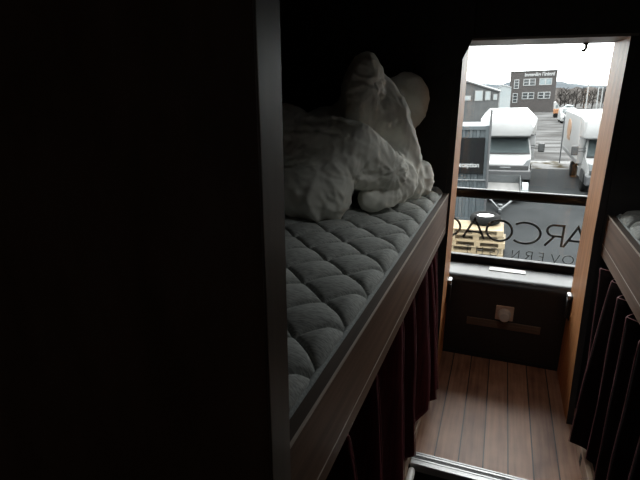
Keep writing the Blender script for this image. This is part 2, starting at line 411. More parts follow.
def latch(x, s, label):
    t = thing('door_catch', label, 'catch', (x, 2.63, .44), 'catches on the window bay cheeks')
    x1 = x + s * .006; x2 = x + s * .022
    bm = B(); box(bm, min(x, x1), max(x, x1), 2.60, 2.668, .362, .500, .0015); obj('plate', bm, M['rubber'], t)
    bm = B(); box(bm, min(x1, x2), max(x1, x2), 2.606, 2.656, .370, .474, .003); obj('catch_block', bm, M['rubber'], t)
    bm = B(); box(bm, min(x, x2), max(x, x2), 2.606, 2.664, .4765, .500, .004); obj('striker', bm, M['alu'], t)['label'] = 'silver striker tip'
latch(-.195, 1, 'black and silver door catch on the left walnut cheek of the window bay')
latch(.442, -1, 'black and silver door catch on the right walnut cheek of the window bay')
t = thing('hook', 'tiny black hook hanging from the top edge of the window bay', 'hook', (.322, 2.66, 1.735))
bm = B(); box(bm, .312, .334, 2.655, 2.675, 1.727, 1.735); obj('plate', bm, M['rubber'], t)
bm = B(); tube(bm, [(.326, 2.665, 1.728), (.326, 2.66, 1.712), (.318, 2.655, 1.700), (.310, 2.65, 1.702)], .006, 8); obj('claw', bm, M['rubber'], t)

# threshold: ribbed aluminium nosing
t = thing('threshold_strip', 'ribbed aluminium step edge with black inserts across the plank floor', 'threshold', (.14, 1.74, 0))
pr = [(1.776, 0), (1.776, .004), (1.768, .005), (1.766, .003), (1.763, .003), (1.761, .005), (1.755, .005), (1.753, .002), (1.738, .002),
      (1.736, .005), (1.729, .005), (1.727, .003), (1.724, .003), (1.722, .0055), (1.702, .0045), (1.699, .001), (1.698, -.03), (1.701, -.03), (1.701, 0)]
bm = B(); prism(bm, pr, 'x', -.215, .475); obj('profile', bm, M['alu'], t)
bm = B(); box(bm, -.215, .475, 1.7385, 1.7525, .002, .0036); obj('insert', bm, M['rubber'], t)['label'] = 'black insert'

# ------------------------------------------------------------------ bunks
def LX(y):        # outer face of the left bunk front; it runs very slightly askew
    return -.238 + (y - .6) * (.032 / 1.76)

def bunk_left():
    t = thing('bunk_bed', 'brown wooden bunk on the left, behind the big dark partition', 'bunk', (-.6, 1.4, 0), 'bunks along the aisle')
    def skew(bm, xo, xi, z0, z1, y0=.5195, y1=2.358, bev=.002):
        vs = [bm.verts.new((LX(y) + x, y, z)) for z in (z0, z1) for y in (y0, y1) for x in (xi, xo)]
        fs = [bm.faces.new([vs[i] for i in q]) for q in ((0, 2, 3, 1), (4, 5, 7, 6), (0, 1, 5, 4), (2, 6, 7, 3), (0, 4, 6, 2), (1, 3, 7, 5))]
        if bev: bmesh.ops.bevel(bm, geom=list({e for f in fs for e in f.edges}), offset=bev, segments=2, profile=.5, affect='EDGES')
        return bm
    obj('rail', skew(B(), 0, -.026, .850, 1.047), M['walnut_rail'], t)
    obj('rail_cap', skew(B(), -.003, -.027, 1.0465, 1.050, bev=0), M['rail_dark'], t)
    obj('pale_line', skew(B(), .0006, -.003, 1.0455, 1.0507, bev=0), M['pale_edge'], t)['label'] = 'pale line for the highlight on the rail joint'
    obj('pale_line', skew(B(), .0006, -.002, .8895, .8922, bev=0), M['pale_edge'], t)['label'] = 'pale line for the highlight on the rail joint'  # pale strip stands for the highlight along the rail joint
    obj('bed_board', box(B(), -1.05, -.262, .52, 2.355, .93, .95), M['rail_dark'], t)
    obj('skirting', skew(B(), -.004, -.022, -.199, .052), M['tan_board'], t)
    obj('lower_board', box(B(), -1.05, -.34, .52, 2.355, .18, .20), M['rail_dark'], t)
    return t
bunk_left()

def bunk_right():
    t = thing('bunk_bed', 'brown wooden bunk on the right, cut off by the picture edge', 'bunk', (.9, 1.4, 0), 'bunks along the aisle')
    obj('rail', box(B(), .480, .506, .3, 2.358, .820, 1.003, .002), M['walnut_rail'], t)
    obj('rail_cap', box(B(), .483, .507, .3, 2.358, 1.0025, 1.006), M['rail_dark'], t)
    obj('pale_line', box(B(), .4794, .483, .3, 2.358, 1.0015, 1.0067), M['pale_edge'], t)['label'] = 'pale line for the highlight on the rail joint'
    obj('pale_line', box(B(), .4794, .482, .3, 2.358, .8695, .8722), M['pale_edge'], t)['label'] = 'pale line for the highlight on the rail joint'  # joint highlight drawn as a pale strip here too
    obj('bed_board', box(B(), .507, 1.30, .3, 2.355, .90, .92), M['rail_dark'], t)
    obj('skirting', box(B(), .466, .486, .3, 1.699, -.199, .072, .002), M['tan_board'], t)
    obj('skirting', box(B(), .466, .486, 1.777, 2.06, .0005, .072, .002), M['tan_board'], t)
    obj('slot', box(B(), .4645, .4662, 1.925, 1.955, .008, .055, .0), M['rubber'], t)['label'] = 'black slot'
    obj('lower_board', box(B(), .545, 1.30, .3, 2.355, .14, .16), M['rail_dark'], t)
    return t
bunk_right()
tag(obj('step_corner', box(B(), -.2205, -.190, 1.30, 1.697, -.045, -.006, .013, 4), M['white_plastic'], at=(-.205, 1.5, -.02)),
    'white rounded plastic edge at the foot of the left curtain', 'edge trim')

def mattress(name, label, x_edge, side, y0, y1, ztop, width, ph):
    """quilted top: diamonds of stitched lines, puffed between; side = -1 runs to the left of the aisle"""
    bm = B(); per = .1245 * math.sqrt(2)      # stitch spacing along x+y
    nu, nv = 180, 440
    def xe(y): return x_edge(y) if callable(x_edge) else x_edge
    def top(u, v):
        y = y0 + (y1 - y0) * v; w = width * u; x = xe(y) + side * w
        a = ((x + y - ph[0]) / per) % 1.; b = ((y - x - ph[1]) / per) % 1.
        da = min(a, 1 - a) * per; db = min(b, 1 - b) * per
        d = min(da, db)
        puff = (max(math.sin(math.pi * a), 0) * max(math.sin(math.pi * b), 0)) ** .33
        z = ztop - .022 + .021 * puff - .011 * math.exp(-(d / .0055) ** 2)
        # puckers beside the seams, soft random sag
        nn = noise.noise(Vector((x * 38, y * 38, 1.7)))
        z += .0022 * nn * math.exp(-d / .022) + .003 * noise.noise(Vector((x * 6, y * 6, .3)))
        e = max(0., 1 - w / .035)
        z -= .022 * e * e
        return (x, y, z)
    vs = grid(bm, nu, nv, top)
    # sides and underside
    zb = ztop - .125
    rim = [vs[0][j] for j in range(nv + 1)] + [vs[i][nv] for i in range(1, nu + 1)] + [vs[nu][j] for j in range(nv - 1, -1, -1)] + [vs[i][0] for i in range(nu - 1, 0, -1)]
    low = [bm.verts.new((p.co.x, p.co.y, zb)) for p in rim]
    n = len(rim)
    for i in range(n): bm.faces.new((rim[i], rim[(i + 1) % n], low[(i + 1) % n], low[i]))
    bm.faces.new(low)
    o = obj(name, bm, M['mattress'], at=(xe((y0 + y1) / 2) + side * width / 2, (y0 + y1) / 2, zb), smooth=True)
    tag(o, label, 'mattress')
    bm = B(); pts = []
    for k in range(121):
        y = y0 + .006 + (y1 - y0 - .012) * k / 120
        pts.append((xe(y) + side * .001, y, ztop - .036 + .0025 * noise.noise(Vector((y * 14, 0, 5)))))
    tube(bm, pts, .0065, 8); obj('piping', bm, M['mattress_edge'], o, smooth=True)
    return o
mattress('mattress', 'grey quilted mattress with diamond stitching on the left bunk, under the duvet',
         lambda y: LX(y) - .030, -1, .525, 2.345, 1.085, .77, (-.436 + 1.230, 1.230 + .436))
mattress('mattress', 'grey quilted mattress on the right bunk, only its corner in view', .512, 1, .32, 2.345, 1.04, .77, (.02, .05))

# ------------------------------------------------------------------ bedding
def blob(bm, c, r, rot=(0, 0, 0)):
    m = Matrix.Translation(c) @ Matrix.Rotation(R(rot[2]), 4, 'Z') @ Matrix.Rotation(R(rot[1]), 4, 'Y') @ Matrix.Rotation(R(rot[0]), 4, 'X') @ Matrix.Diagonal((*r, 1))
    bmesh.ops.create_icosphere(bm, subdivisions=4, radius=1, matrix=m)

def capsule(bm, pts, r):
    P = [Vector(p) for p in pts]; rad = r if isinstance(r, (list, tuple)) else [r] * len(P)
    for i in range(len(P) - 1):
        n = max(2, int((P[i + 1] - P[i]).length / (min(rad) * .3)))
        for k in range(n + 1):
            f = k / n
            bmesh.ops.create_icosphere(bm, subdivisions=3, radius=rad[i] * (1 - f) + rad[i + 1] * f, matrix=Matrix.Translation(P[i].lerp(P[i + 1], f)))

def skin(bm, voxel, it):
    """union the blobs into one relaxed skin of even quads"""
    me = bpy.data.meshes.new('skin'); bm.to_mesh(me); bm.free()
    o = bpy.data.objects.new('skin', me); COL.objects.link(o)
    md = o.modifiers.new('r', 'REMESH'); md.mode = 'VOXEL'; md.voxel_size = voxel
    ms = o.modifiers.new('s', 'SMOOTH'); ms.iterations = it; ms.factor = .6
    m2 = bpy.data.meshes.new_from_object(o.evaluated_get(bpy.context.evaluated_depsgraph_get()))
    bpy.data.objects.remove(o); bpy.data.meshes.remove(me)
    b2 = B(); b2.from_mesh(m2); bpy.data.meshes.remove(m2)
    return b2

def ridged(v): return 1 - abs(noise.noise(v))

def seg_dist(p, pts):
    """distance to a polyline and the length run along it"""
    best, run, at_ = 9., 0., 0.
    for a, b in zip(pts, pts[1:]):
        D = b - a; L = D.length; t = min(1, max(0, (p - a).dot(D) / (L * L)))
        d = (p - (a + D * t)).length
        if d < best: best, at_ = d, run + t * L
        run += L
    return best, at_

def wrinkles(bm, amp=1., knots=(), seams=(), drape=None):
    """press folds into a skin: soft puffs, crumples in patches, gathers round knots, puckered seams, hanging folds"""
    bm.normal_update()
    seams = [[Vector(p) for p in q] for q in seams]
    mv = []
    for v in bm.verts:
        p, n = v.co, v.normal
        w = .035 * Vector((noise.noise(p * 7), noise.noise(p * 7 + Vector((7, 0, 0))), noise.noise(p * 7 + Vector((0, 9, 0)))))
        q = p + w
        d = .010 * noise.noise(q * 6 + Vector((3, 1, 0)))
        patch = max(0., .45 + .9 * noise.noise(p * 5.5 + Vector((0, 4, 8))))
        d += .0075 * patch * (ridged(Vector((q.x * 30 + q.z * 9, q.y * 22, q.z * 10))) ** 4 - .3)
        d += .0050 * (1 - .5 * patch) * (ridged(Vector((q.x * 13, q.y * 13, q.z * 17 + q.x * 8 + 5))) ** 5 - .25)
        d += .0022 * noise.noise(q * 42)
        for (K, N, nn, rad, A) in knots:
            u = p - Vector(K); r = u.length
            if r < 4 * rad:
                N_ = Vector(N).normalized(); e1 = N_.orthogonal().normalized(); e2 = N_.cross(e1)
                th = math.atan2(u.dot(e2), u.dot(e1))
                g = ridged(Vector((math.cos(th) * nn * .5, math.sin(th) * nn * .5, r * 5))) ** 3
                f = min(1., r / (.35 * rad))
                d += A * math.exp(-r / rad) * f * (g - .45) * 2 - .006 * math.exp(-(r / .012) ** 2)
        for q_ in seams:
            e, run = seg_dist(p, q_)
            if e < .12:
                pk = noise.noise(Vector((run * 55, e * 10, 1.5)))
                d += .006 * pk * math.exp(-e / .032) - .0065 * math.exp(-(e / .009) ** 2)
        if drape:
            z0, z1, y1 = drape
            k = max(0., min(1., (z0 - p.z) / (z0 - z1))) * max(0., min(1., (-n.y - .05) * 1.6))
            if k > 0:
                d += .016 * k * (ridged(Vector((q.x * 9.5 + 2, .4, q.z * 1.5))) ** 2 - .55)
        mv.append(p + n * d * amp)
    for v, c in zip(bm.verts, mv): v.co = c

def soft(name, bm, mat, voxel=.010, it=6, at=(0, 0, 0), floor_z=None, **kw):
    b2 = skin(bm, voxel, it)
    wrinkles(b2, **kw)
    bmesh.ops.smooth_vert(b2, verts=b2.verts, factor=.35, use_axis_x=True, use_axis_y=True, use_axis_z=True)
    if floor_z is not None:
        for v in b2.verts:
            if v.co.z < floor_z: v.co.z = floor_z
    return obj(name, b2, mat, smooth=True, at=at)

bm = B()
capsule(bm, [(-.88, 1.70, 1.350), (-.62, 1.70, 1.362), (-.51, 1.72, 1.345), (-.385, 1.82, 1.235)], [.10, .092, .086, .072])   # upper front roll
blob(bm, (-.70, 1.635, 1.215), (.14, .095, .155)); blob(bm, (-.86, 1.69, 1.20), (.12, .10, .13))                              # front hanging to the mattress
blob(bm, (-.555, 1.640, 1.190), (.070, .075, .130)); blob(bm, (-.62, 1.635, 1.18), (.10, .085, .12)); blob(bm, (-.60, 1.665, 1.27), (.14, .07, .08))
capsule(bm, [(-.56, 1.70, 1.25), (-.44, 1.80, 1.24)], .072)
blob(bm, (-.44, 1.80, 1.125), (.066, .056, .052)); blob(bm, (-.40, 1.835, 1.14), (.06, .06, .055))                                                                             # small lobe on the mattress
blob(bm, (-.365, 1.905, 1.185), (.064, .10, .090), (0, 0, -20))
blob(bm, (-.525, 1.89, 1.495), (.085, .10, .178), (0, 8, 0)); blob(bm, (-.56, 1.93, 1.38), (.12, .12, .14))                     # the tall fold
capsule(bm, [(-.50, 1.95, 1.55), (-.43, 1.98, 1.43), (-.365, 2.03, 1.24)], [.062, .078, .070])
blob(bm, (-.455, 1.94, 1.44), (.07, .07, .10)); blob(bm, (-.66, 1.97, 1.27), (.24, .24, .19)); blob(bm, (-.86, 1.88, 1.28), (.14, .26, .19)); blob(bm, (-.45, 2.02, 1.22), (.14, .2, .13))
blob(bm, (-.84, 1.68, 1.41), (.085, .08, .09))
blob(bm, (-.318, 2.165, 1.145), (.060, .085, .078)); blob(bm, (-.345, 2.10, 1.15), (.06, .09, .09))                                                                          # last lump by the foot end
duvet = soft('duvet', bm, M['duvet'], DUVET_VOXEL, 10, at=(-.6, 1.85, 1.08), floor_z=1.072,
             knots=[((-.365, 1.775, 1.24), (.5, -1, .3), 9, .060, .012), ((-.485, 1.665, 1.235), (.3, -1, -.2), 8, .050, .010), ((-.72, 1.56, 1.28), (0, -1, 0), 8, .06, .009),
                    ((-.47, 1.85, 1.52), (.6, -.6, .5), 7, .05, .007)],
             seams=[[(-.475, 1.84, 1.60), (-.435, 1.87, 1.50), (-.39, 1.91, 1.37), (-.34, 1.93, 1.24)],
                    [(-.88, 1.61, 1.395), (-.62, 1.615, 1.40), (-.50, 1.64, 1.385), (-.40, 1.735, 1.295), (-.335, 1.79, 1.20)]],
             drape=(1.30, 1.10, 0), amp=1.3)
tag(duvet, 'crumpled white duvet heaped on the far end of the left bunk', 'duvet')
bm = B(); blob(bm, (-.43, 2.265, 1.47), (.115, .058, .14), (8, 14, 6)); blob(bm, (-.47, 2.262, 1.34), (.10, .062, .15)); blob(bm, (-.50, 2.262, 1.22), (.13, .065, .15))
pw = soft('pillow', bm, M['duvet'], .0065, 12, at=(-.42, 2.26, 1.3), floor_z=1.074)
tag(pw, 'dim white pillow standing against the end panel behind the duvet', 'pillow')
bm = B(); box(bm, .55, 1.28, .4, 2.34, .161, .27, .03, 3)
tag(obj('lower_mattress', bm, M['mattress'], at=(.9, 1.4, .16)), 'shadowed mattress on the lower right bunk behind the curtain', 'mattress')
bm = B(); blob(bm, (.66, 2.20, .36), (.13, .12, .11)); blob(bm, (.80, 2.10, .36), (.16, .18, .10)); capsule(bm, [(.57, 2.26, .33), (.62, 2.14, .33)], .07)
o = soft('grey_duvet', bm, M['grey_duvet'], .011, 5, at=(.72, 2.15, .27), floor_z=.2702)
tag(o, 'grey bedding glimpsed in the dark lower right bunk beside the walnut cheek', 'bedding')

# ------------------------------------------------------------------ curtains
def curtain(name, label, ridges, side, ztop, depth, mat, wave=.5):
    """ridges: (y top, x top, y foot, x foot, z foot); side is the direction towards the aisle (+1 left bunk, -1 right bunk)"""
    cols = []
    for i, r in enumerate(ridges):
        cols.append((*r, 0.))
        if i < len(ridges) - 1:
            q = ridges[i + 1]; m = [(a + b) / 2 for a, b in zip(r, q)]
            cols.append((*m, depth * min(1., abs(q[0] - r[0]) / .13)))
    NS, NR = 8, 22
    seq = []
    for i in range(len(cols) - 1):
        for k in range(NS):
            f = k / NS; seq.append((i, f))
    seq.append((len(cols) - 2, 1.))
    def column(i, f):
        a, b = cols[i], cols[i + 1]
        e = (1 - math.cos(math.pi * f)) / 2
        e = e ** .8 if a[5] < b[5] else 1 - (1 - e) ** .8          # narrow ridges, broad troughs
        return [a[k] + (b[k] - a[k]) * (f if k < 5 else e) for k in range(6)]
    def pt(c, s):
        yt, xt, yb, xb, zb, dp = c
        k = s ** .75
        sway = .006 * noise.noise(Vector((yt * 9, s * 2.4, 3.)))
        d = dp * (1. - .25 * s)
        return Vector((xt + (xb - xt) * k - side * d + sway, yt + (yb - yt) * k + sway, ztop - .004 * math.sin(yt * 40) - (ztop - zb) * s))
    bm = B(); C = [column(i, f) for i, f in seq]
    vs = [[bm.verts.new(pt(c, s / NR)) for s in range(NR + 1)] for c in C]
    for i in range(len(C) - 1):
        for s in range(NR):
            bm.faces.new((vs[i][s], vs[i + 1][s], vs[i + 1][s + 1], vs[i][s + 1]))
    ex = bmesh.ops.solidify(bm, geom=list(bm.faces), thickness=.003)
    c0 = ridges[len(ridges) // 2]
    o = obj(name, bm, mat, at=(c0[1], c0[0], 0), smooth=True)
    tag(o, label, 'curtain', 'curtains of the lower bunks')
    for i in range(0, len(cols), 2):                               # a piped edge down every fold
        c = list(cols[i]); P = [pt(c, s / 40) + Vector((side * .003, 0, 0)) for s in range(41)]
        obj('piping', tube(B(), P, .0015, 6), M['piping'], o, smooth=True)['label'] = 'pink piping down a fold'
    P = [pt(c, 0) + Vector((side * .001, 0, .001)) for c in C]
    obj('piping', tube(B(), P, .0015, 6), M['piping'], o, smooth=True)['label'] = 'pink piping along the top hem'
    return o
curtain('curtain', 'burgundy curtain with pink piping hanging below the left bunk',
        [(.60, -.243, .78, -.225, .06), (.82, -.240, .98, -.222, .06), (1.05, -.236, 1.20, -.222, .06), (1.40, -.240, 1.53, -.214, .065),
         (1.60, -.234, 1.68, -.196, .07), (1.86, -.232, 1.97, -.180, .09), (1.98, -.226, 2.06, -.160, .09), (2.11, -.226, 2.15, -.165, .09), (2.24, -.235, 2.26, -.205, .09)],
        1, .838, .070, M['curtain'])
curtain('curtain', 'near-black curtain with pink piping hanging below the right bunk',
        [(2.215, .462, 2.03, .455, .10), (2.07, .478, 1.955, .412, .10), (1.90, .470, 1.87, .470, .10), (1.73, .466, 1.76, .482, .09), (1.55, .464, 1.60, .478, .08),
         (1.36, .466, 1.42, .478, .08), (1.15, .468, 1.20, .478, .08), (.9, .470, .95, .48, .08)],
        -1, .805, .048, M['curtain_black'])

# ------------------------------------------------------------------ outside
def gz(x): return GROUND + x * math.tan(LEAN)
TILT = (0, -LEAN, 0)
def outside(name, label, cat, x, y, group=None, rz=0., dz=0.):
    t = thing(name, label, cat, (x, y, gz(x) + dz), group)
    t.rotation_euler = (Matrix.Rotation(-LEAN, 3, 'Y') @ Matrix.Rotation(rz, 3, 'Z')).to_euler()
    return t

def ground(name, mat, x0, x1, y0, y1, z, kind='structure'):
    bm = B()
    vs = [bm.verts.new((x, y, gz(x) + z)) for y in (y0, y1) for x in (x0, x1)]
    bm.faces.new((vs[0], vs[1], vs[3], vs[2]))
    o = obj(name, bm, mat); o['kind'] = kind
    return o
ground('ground', M['asphalt'], -90, 120, 4, 420, 0)
ground('ground_yard', M['snowyard'], -60, 90, 28.6, 110, .02)

# frosty verge: a low uneven strip
bm = B()
def vg(u, v):
    x = 1.5 + 12 * u; y = 25.8 + 2.8 * v
    return (x, y, gz(x) + .01 + .16 * math.sin(math.pi * v) * (.7 + .5 * noise.noise(Vector((x * 2, y * 2, 0)))))
grid(bm, 60, 10, vg)
tag(obj('verge_grass', bm, M['verge'], smooth=True), 'frosty grass verge between the vans and the pale yard', 'grass', kind='stuff')

def wheel(bm_t, bm_r, x0, x1, y, r):
    xc = (x0 + x1) / 2; w = (x1 - x0) / 2
    lathe(bm_t, [(r * .62, -w), (r * .93, -w), (r, -w * .7), (r, w * .7), (r * .93, w), (r * .62, w)], (xc, y, r), 'x', 28)
    lathe(bm_r, [(r * .02, -w * .86), (r * .18, -w * .98), (r * .26, -w * .7), (r * .55, -w * .72), (r * .63, -w * .95), (r * .63, w * .95), (r * .55, w * .72), (r * .02, w * .8)], (xc, y, r), 'x', 28)

def box_van(t, w, L, H, nose=1.55, aero=.0, wb=(.85, 4.2)):
    """front bumper at y = 0, facing -y"""
    hw = w / 2; cw = hw - .12
    P = dict(local=True)
    prof = [(.06, .42), (0, .62), (0, .98), (.06, 1.08), (.75, 1.27), (1.42, 1.93), (1.65, 1.96), (2.1, 1.96), (2.1, .42)]
    bm = B()
    # cab with tapered greenhouse
    n = len(prof)
    def row(s):
        out = []
        for (y, z) in prof:
            k = cw - (.16 * max(0, (z - 1.2) / .9)) - (.10 * max(0, (.35 - y) / .35))
            out.append(bm.verts.new((s * k, y, z)))
        return out
    a, b = row(-1), row(1)
    bm.faces.new(a); bm.faces.new(b[::-1])
    for i in range(n): bm.faces.new((a[i], b[i], b[(i + 1) % n], a[(i + 1) % n]))
    bmesh.ops.bevel(bm, geom=[e for e in bm.edges], offset=.045, segments=3, profile=.6, affect='EDGES')
    smooth_by_angle(obj('cab', bm, M['van_white'], t, **P), 35)
    # windscreen, slightly proud of the cab skin
    def onscreen(s, f, off):     # s -1..1 across, f 0..1 up the sloping front
        y = .75 + (1.42 - .75) * f; z = 1.27 + (1.93 - 1.27) * f
        k = cw - .16 * max(0, (z - 1.2) / .9)
        return Vector((s * (k - .07), y - .73 * off - .03 * (1 - s * s), z + .68 * off))
    bm = B(); grid(bm, 14, 6, lambda u, v: onscreen(2 * u - 1, .06 + .86 * v, .012)); bmesh.ops.solidify(bm, geom=list(bm.faces), thickness=.012)
    obj('windscreen', bm, M['van_glass'], t, smooth=True, **P)
    bm = B(); grid(bm, 14, 1, lambda u, v: onscreen(2 * u - 1, .0 + .075 * v, .02)); bmesh.ops.solidify(bm, geom=list(bm.faces), thickness=.015)
    obj('wiper_cowl', bm, M['van_black'], t, **P)
    bm = B(); box(bm, -cw + .13, cw - .13, -.040, .08, .76, .93, .02); obj('grille', bm, M['van_black'], t, **P)
    bm = B(); box(bm, -.20, .20, -.05, .0, .815, .875, .01); obj('grille_badge', bm, M['headlight'], t, **P)
    for s in (-1, 1):
        bm = B(); prism(bm, [(s * (cw - .34), .93), (s * (cw - .11), .93), (s * (cw - .08), 1.16), (s * (cw - .22), 1.12)], 'y', -.02, .28)
        obj('headlight', bm, M['headlight'], t, **P)
    bm = B(); box(bm, -cw + .03, cw - .03, -.10, .30, .36, .74, .05, 3); obj('bumper', bm, M['bumper'], t, **P)
    bm = B(); box(bm, -.55, .55, -.112, -.07, .50, .58, .01); obj('intake', bm, M['van_black'], t, **P)
    for s in (-1, 1):
        bm = B(); tube(bm, [(s * (cw - .06), .95, 1.52), (s * (cw + .24), .88, 1.50)], .02); tube(bm, [(s * (cw - .06), .95, 1.62), (s * (cw + .24), .88, 1.60)], .02)
        m = obj('mirror_arm', bm, M['van_black'], t, **P)
        bm = B(); box(bm, min(s * (cw + .2), s * (cw + .44)), max(s * (cw + .2), s * (cw + .44)), .80, .93, 1.36, 1.72, .04, 3)
        obj('mirror', bm, M['van_black'], t, **P)
        bm = B(); y0, y1 = 1.02, 1.72
        k0 = cw - .16 * .25; k1 = cw - .16 * .75
        pts = [(y0 - .04, 1.42), (y1, 1.42), (y1, 1.96), (1.42, 1.96)]
        v0 = [bm.verts.new((s * (cw - (.16 * max(0, (z - 1.2) / .9)) + .006), y, z)) for y, z in pts]
        bm.faces.new(v0); bmesh.ops.solidify(bm, geom=list(bm.faces), thickness=.012)
        obj('side_window', bm, M['van_glass'], t, **P)
    # load box: rounded aero nose above the cab
    z0 = .95
    bm = B()
    c = .22 if aero else .03
    sec = [(-hw, z0), (hw, z0), (hw, H - c), (hw - c, H), (-hw + c, H), (-hw, H - c)]
    prism(bm, sec, 'y', nose, L)
    bmesh.ops.bevel(bm, geom=[e for e in bm.edges], offset=.02, segments=2, profile=.5, affect='EDGES')
    obj('load_box', bm, M['van_white'], t, **P)
    bm = B()
    f0 = .62 if aero else .55
    if aero:
        rear = [(-hw + .0, 1.99), (hw, 1.99), (hw, H - c), (hw - c, H), (-hw + c, H), (-hw, H - c)]
        front = [(-hw + .22, 2.00), (hw - .22, 2.00), (hw - .14, H - c - .30), (hw - c - .10, H - .22), (-hw + c + .10, H - .22), (-hw + .14, H - c - .30)]
    else:
        rear = [(-hw, 1.99), (hw, 1.99), (hw, H - c), (hw - c, H), (-hw + c, H), (-hw, H - c)]
        front = [(-hw + .03, 2.00), (hw - .03, 2.00), (hw - .03, H - c - .10), (hw - c - .03, H - .08), (-hw + c + .03, H - .08), (-hw + .03, H - c - .10)]
    va = [bm.verts.new((x, nose + .002, z)) for x, z in rear]; vb = [bm.verts.new((x, f0, z)) for x, z in front]
    bm.faces.new(va); bm.faces.new(vb[::-1])
    for i in range(6): bm.faces.new((va[i], vb[i], vb[(i + 1) % 6], va[(i + 1) % 6]))
    bmesh.ops.bevel(bm, geom=[e for e in bm.edges], offset=.05, segments=3, profile=.5, affect='EDGES')
    smooth_by_angle(obj('luton_nose', bm, M['van_white'], t, **P), 35)
    for s in (-1, 1):
        bm = B(); x = s * hw
        box(bm, min(x, x + s * .012), max(x, x + s * .012), nose + .1, L - .1, z0 - .02, z0 + .14); obj('side_rail', bm, M['van_grey'], t, **P)
    for s in (-1, 1):
        for y in wb:
            bt, br = B(), B(); xo = s * (cw - .01); xi = s * (cw - .24)
            wheel(bt, br, min(xo, xi), max(xo, xi), y, .34)
            wo = obj('wheel', bt, M['tyre'], t, smooth=True, **P); obj('wheel_rim', br, M['steel_rim'], wo, smooth=True, **P)
            if y == wb[0]:
                bm = B(); prism(bm, [(y - .45, .42), (y - .42, .66), (y - .28, .82), (y, .88), (y + .28, .82), (y + .42, .66), (y + .45, .42)], 'x', min(xo, xo + s * .012), max(xo, xo + s * .012))
                obj('wheel_arch', bm, M['van_black'], t, **P)
    bm = B(); box(bm, -cw + .3, cw - .3, 1.8, L - .3, .48, .94); obj('chassis', bm, M['van_black'], t, **P)

t = outside('box_van', 'white box van with a rounded roof nose, parked behind the flat trailer', 'van', .33, 20.6, 'white box vans')
box_van(t, 2.22, 6.6, 2.87, aero=1)
bm = B(); box(bm, .86, .98, .615, .66, 2.02, 2.09, .01); obj('marker_lamp', bm, M['van_black'], t, local=True)

t = outside('box_van', 'white box van with orange mark on its side, half hidden by the right cheek', 'van', 4.02, 19.7, 'white box vans')
box_van(t, 2.16, 7.0, 2.76)
# orange round emblem on its flank
bm = B(); lathe(bm, [(.001, 0), (.40, 0), (.40, -.012), (.001, -.012)], (0, 0, 0), 'x', 24)
for v in bm.verts: v.co = Vector((v.co.x - 1.081, v.co.y * 1.7 + 5.0, v.co.z * 1.0 + 2.06))
box(bm, -1.094, -1.08, 4.5, 5.5, 1.56, 1.70)
obj('side_emblem', bm, M['pale_orange'], t, local=True)['label'] = 'orange emblem'

# low flat trailer between the first van and the container
t = outside('flat_trailer', 'low galvanised trailer with a plywood bed in front of the white van', 'trailer', .30, 17.82)
k = dict(local=True)
bm = B(); box(bm, -.62, .58, 0, 2.6, .22, .26); obj('bed', bm, M['ply'], t, **k)
bm = B(); box(bm, -.66, .62, -.03, 0, .14, .29); obj('front_board', bm, M['galv'], t, **k)
bm = B(); box(bm, -.66, .62, 2.6, 2.63, .20, .56); obj('tail_board', bm, M['galv'], t, **k)
for s, x in ((-1, -.66), (1, .59)):
    bm = B(); prism(bm, [(0, .20), (2.6, .20), (2.6, .56), (2.2, .56), (0, .31)], 'x', x, x + .03); obj('side_board', bm, M['galv'], t, **k)
for s in (-1, 1):
    x = -.88 if s < 0 else .64
    bm = B(); pts = []
    for q in range(11):
        a = R(180 * q / 10); pts.append((1.0 + .36 * math.cos(a), .28 + .30 * math.sin(a)))
    pts2 = [(1.0 + (y - 1.0) * .93, .28 + (z - .28) * .90) for y, z in pts[::-1]]
    prism(bm, pts + pts2, 'x', x, x + .20); obj('mudguard', bm, M['tarp'], t, **k)['label'] = 'white mudguard'
    bt, br = B(), B(); wheel(bt, br, x + .03, x + .17, 1.0, .25)
    wo = obj('wheel', bt, M['tyre'], t, smooth=True, **k); obj('wheel_rim', br, M['steel_rim'], wo, smooth=True, **k)
bm = B(); tube(bm, [(-.48, 0, .20), (-.10, -1.35, .10)], .035); tube(bm, [(.42, 0, .20), (-.04, -1.35, .10)], .035)
obj('drawbar', bm, M['galv'], t, **k)
bm = B(); tube(bm, [(-.07, -1.2, .10), (-.07, -1.65, .12)], [.05, .035]); box(bm, -.12, -.02, -1.72, -1.56, .06, .17, .02); obj('coupling', bm, M['galv'], t, **k)
bm = B(); tube(bm, [(-.07, -1.25, .0), (-.07, -1.25, .20)], .025); lathe(bm, [(.07, 0), (.09, .02), (.07, .04)], (-.07, -1.25, .20)); obj('jockey_post', bm, M['galv'], t, **k)

# corrugated container with the reception sign
t = outside('container', 'blue grey corrugated steel container behind the pallets', 'container', -2.42, 15.0)
bm = B(); per = .20; n = int(4.3 / per); pts = []
for i in range(n):
    x = -2.15 + i * per
    pts += [(x, .0), (x + per * .38, .0), (x + per * .5, .035), (x + per * .88, .035)]
pts += [(2.15, 0)]
back = [(2.15, .12), (-2.15, .12)]
prism(bm, pts + back, 'z', .12, 2.78); obj('corrugated_wall', bm, M['container'], t, **k)
bm = B(); box(bm, -2.2, 2.2, -.03, .12, 2.78, 2.88); obj('frame_rail', bm, M['container'], t, **k)
bm = B(); box(bm, -2.2, 2.2, -.03, .12, 0, .12); obj('frame_rail', bm, M['container'], t, **k)
bm = B(); box(bm, 2.10, 2.22, -.05, .12, 0, 2.90); obj('corner_post', bm, M['container'], t, **k)
bm = B(); box(bm, -2.2, 2.2, .12, 2.5, 0, 2.84); obj('body', bm, M['container'], t, **k)
bm = B(); tube(bm, [(-2.2, -.10, 1.27), (2.18, -.10, 1.32)], .028); obj('hand_rail', bm, M['galv'], t, **k)
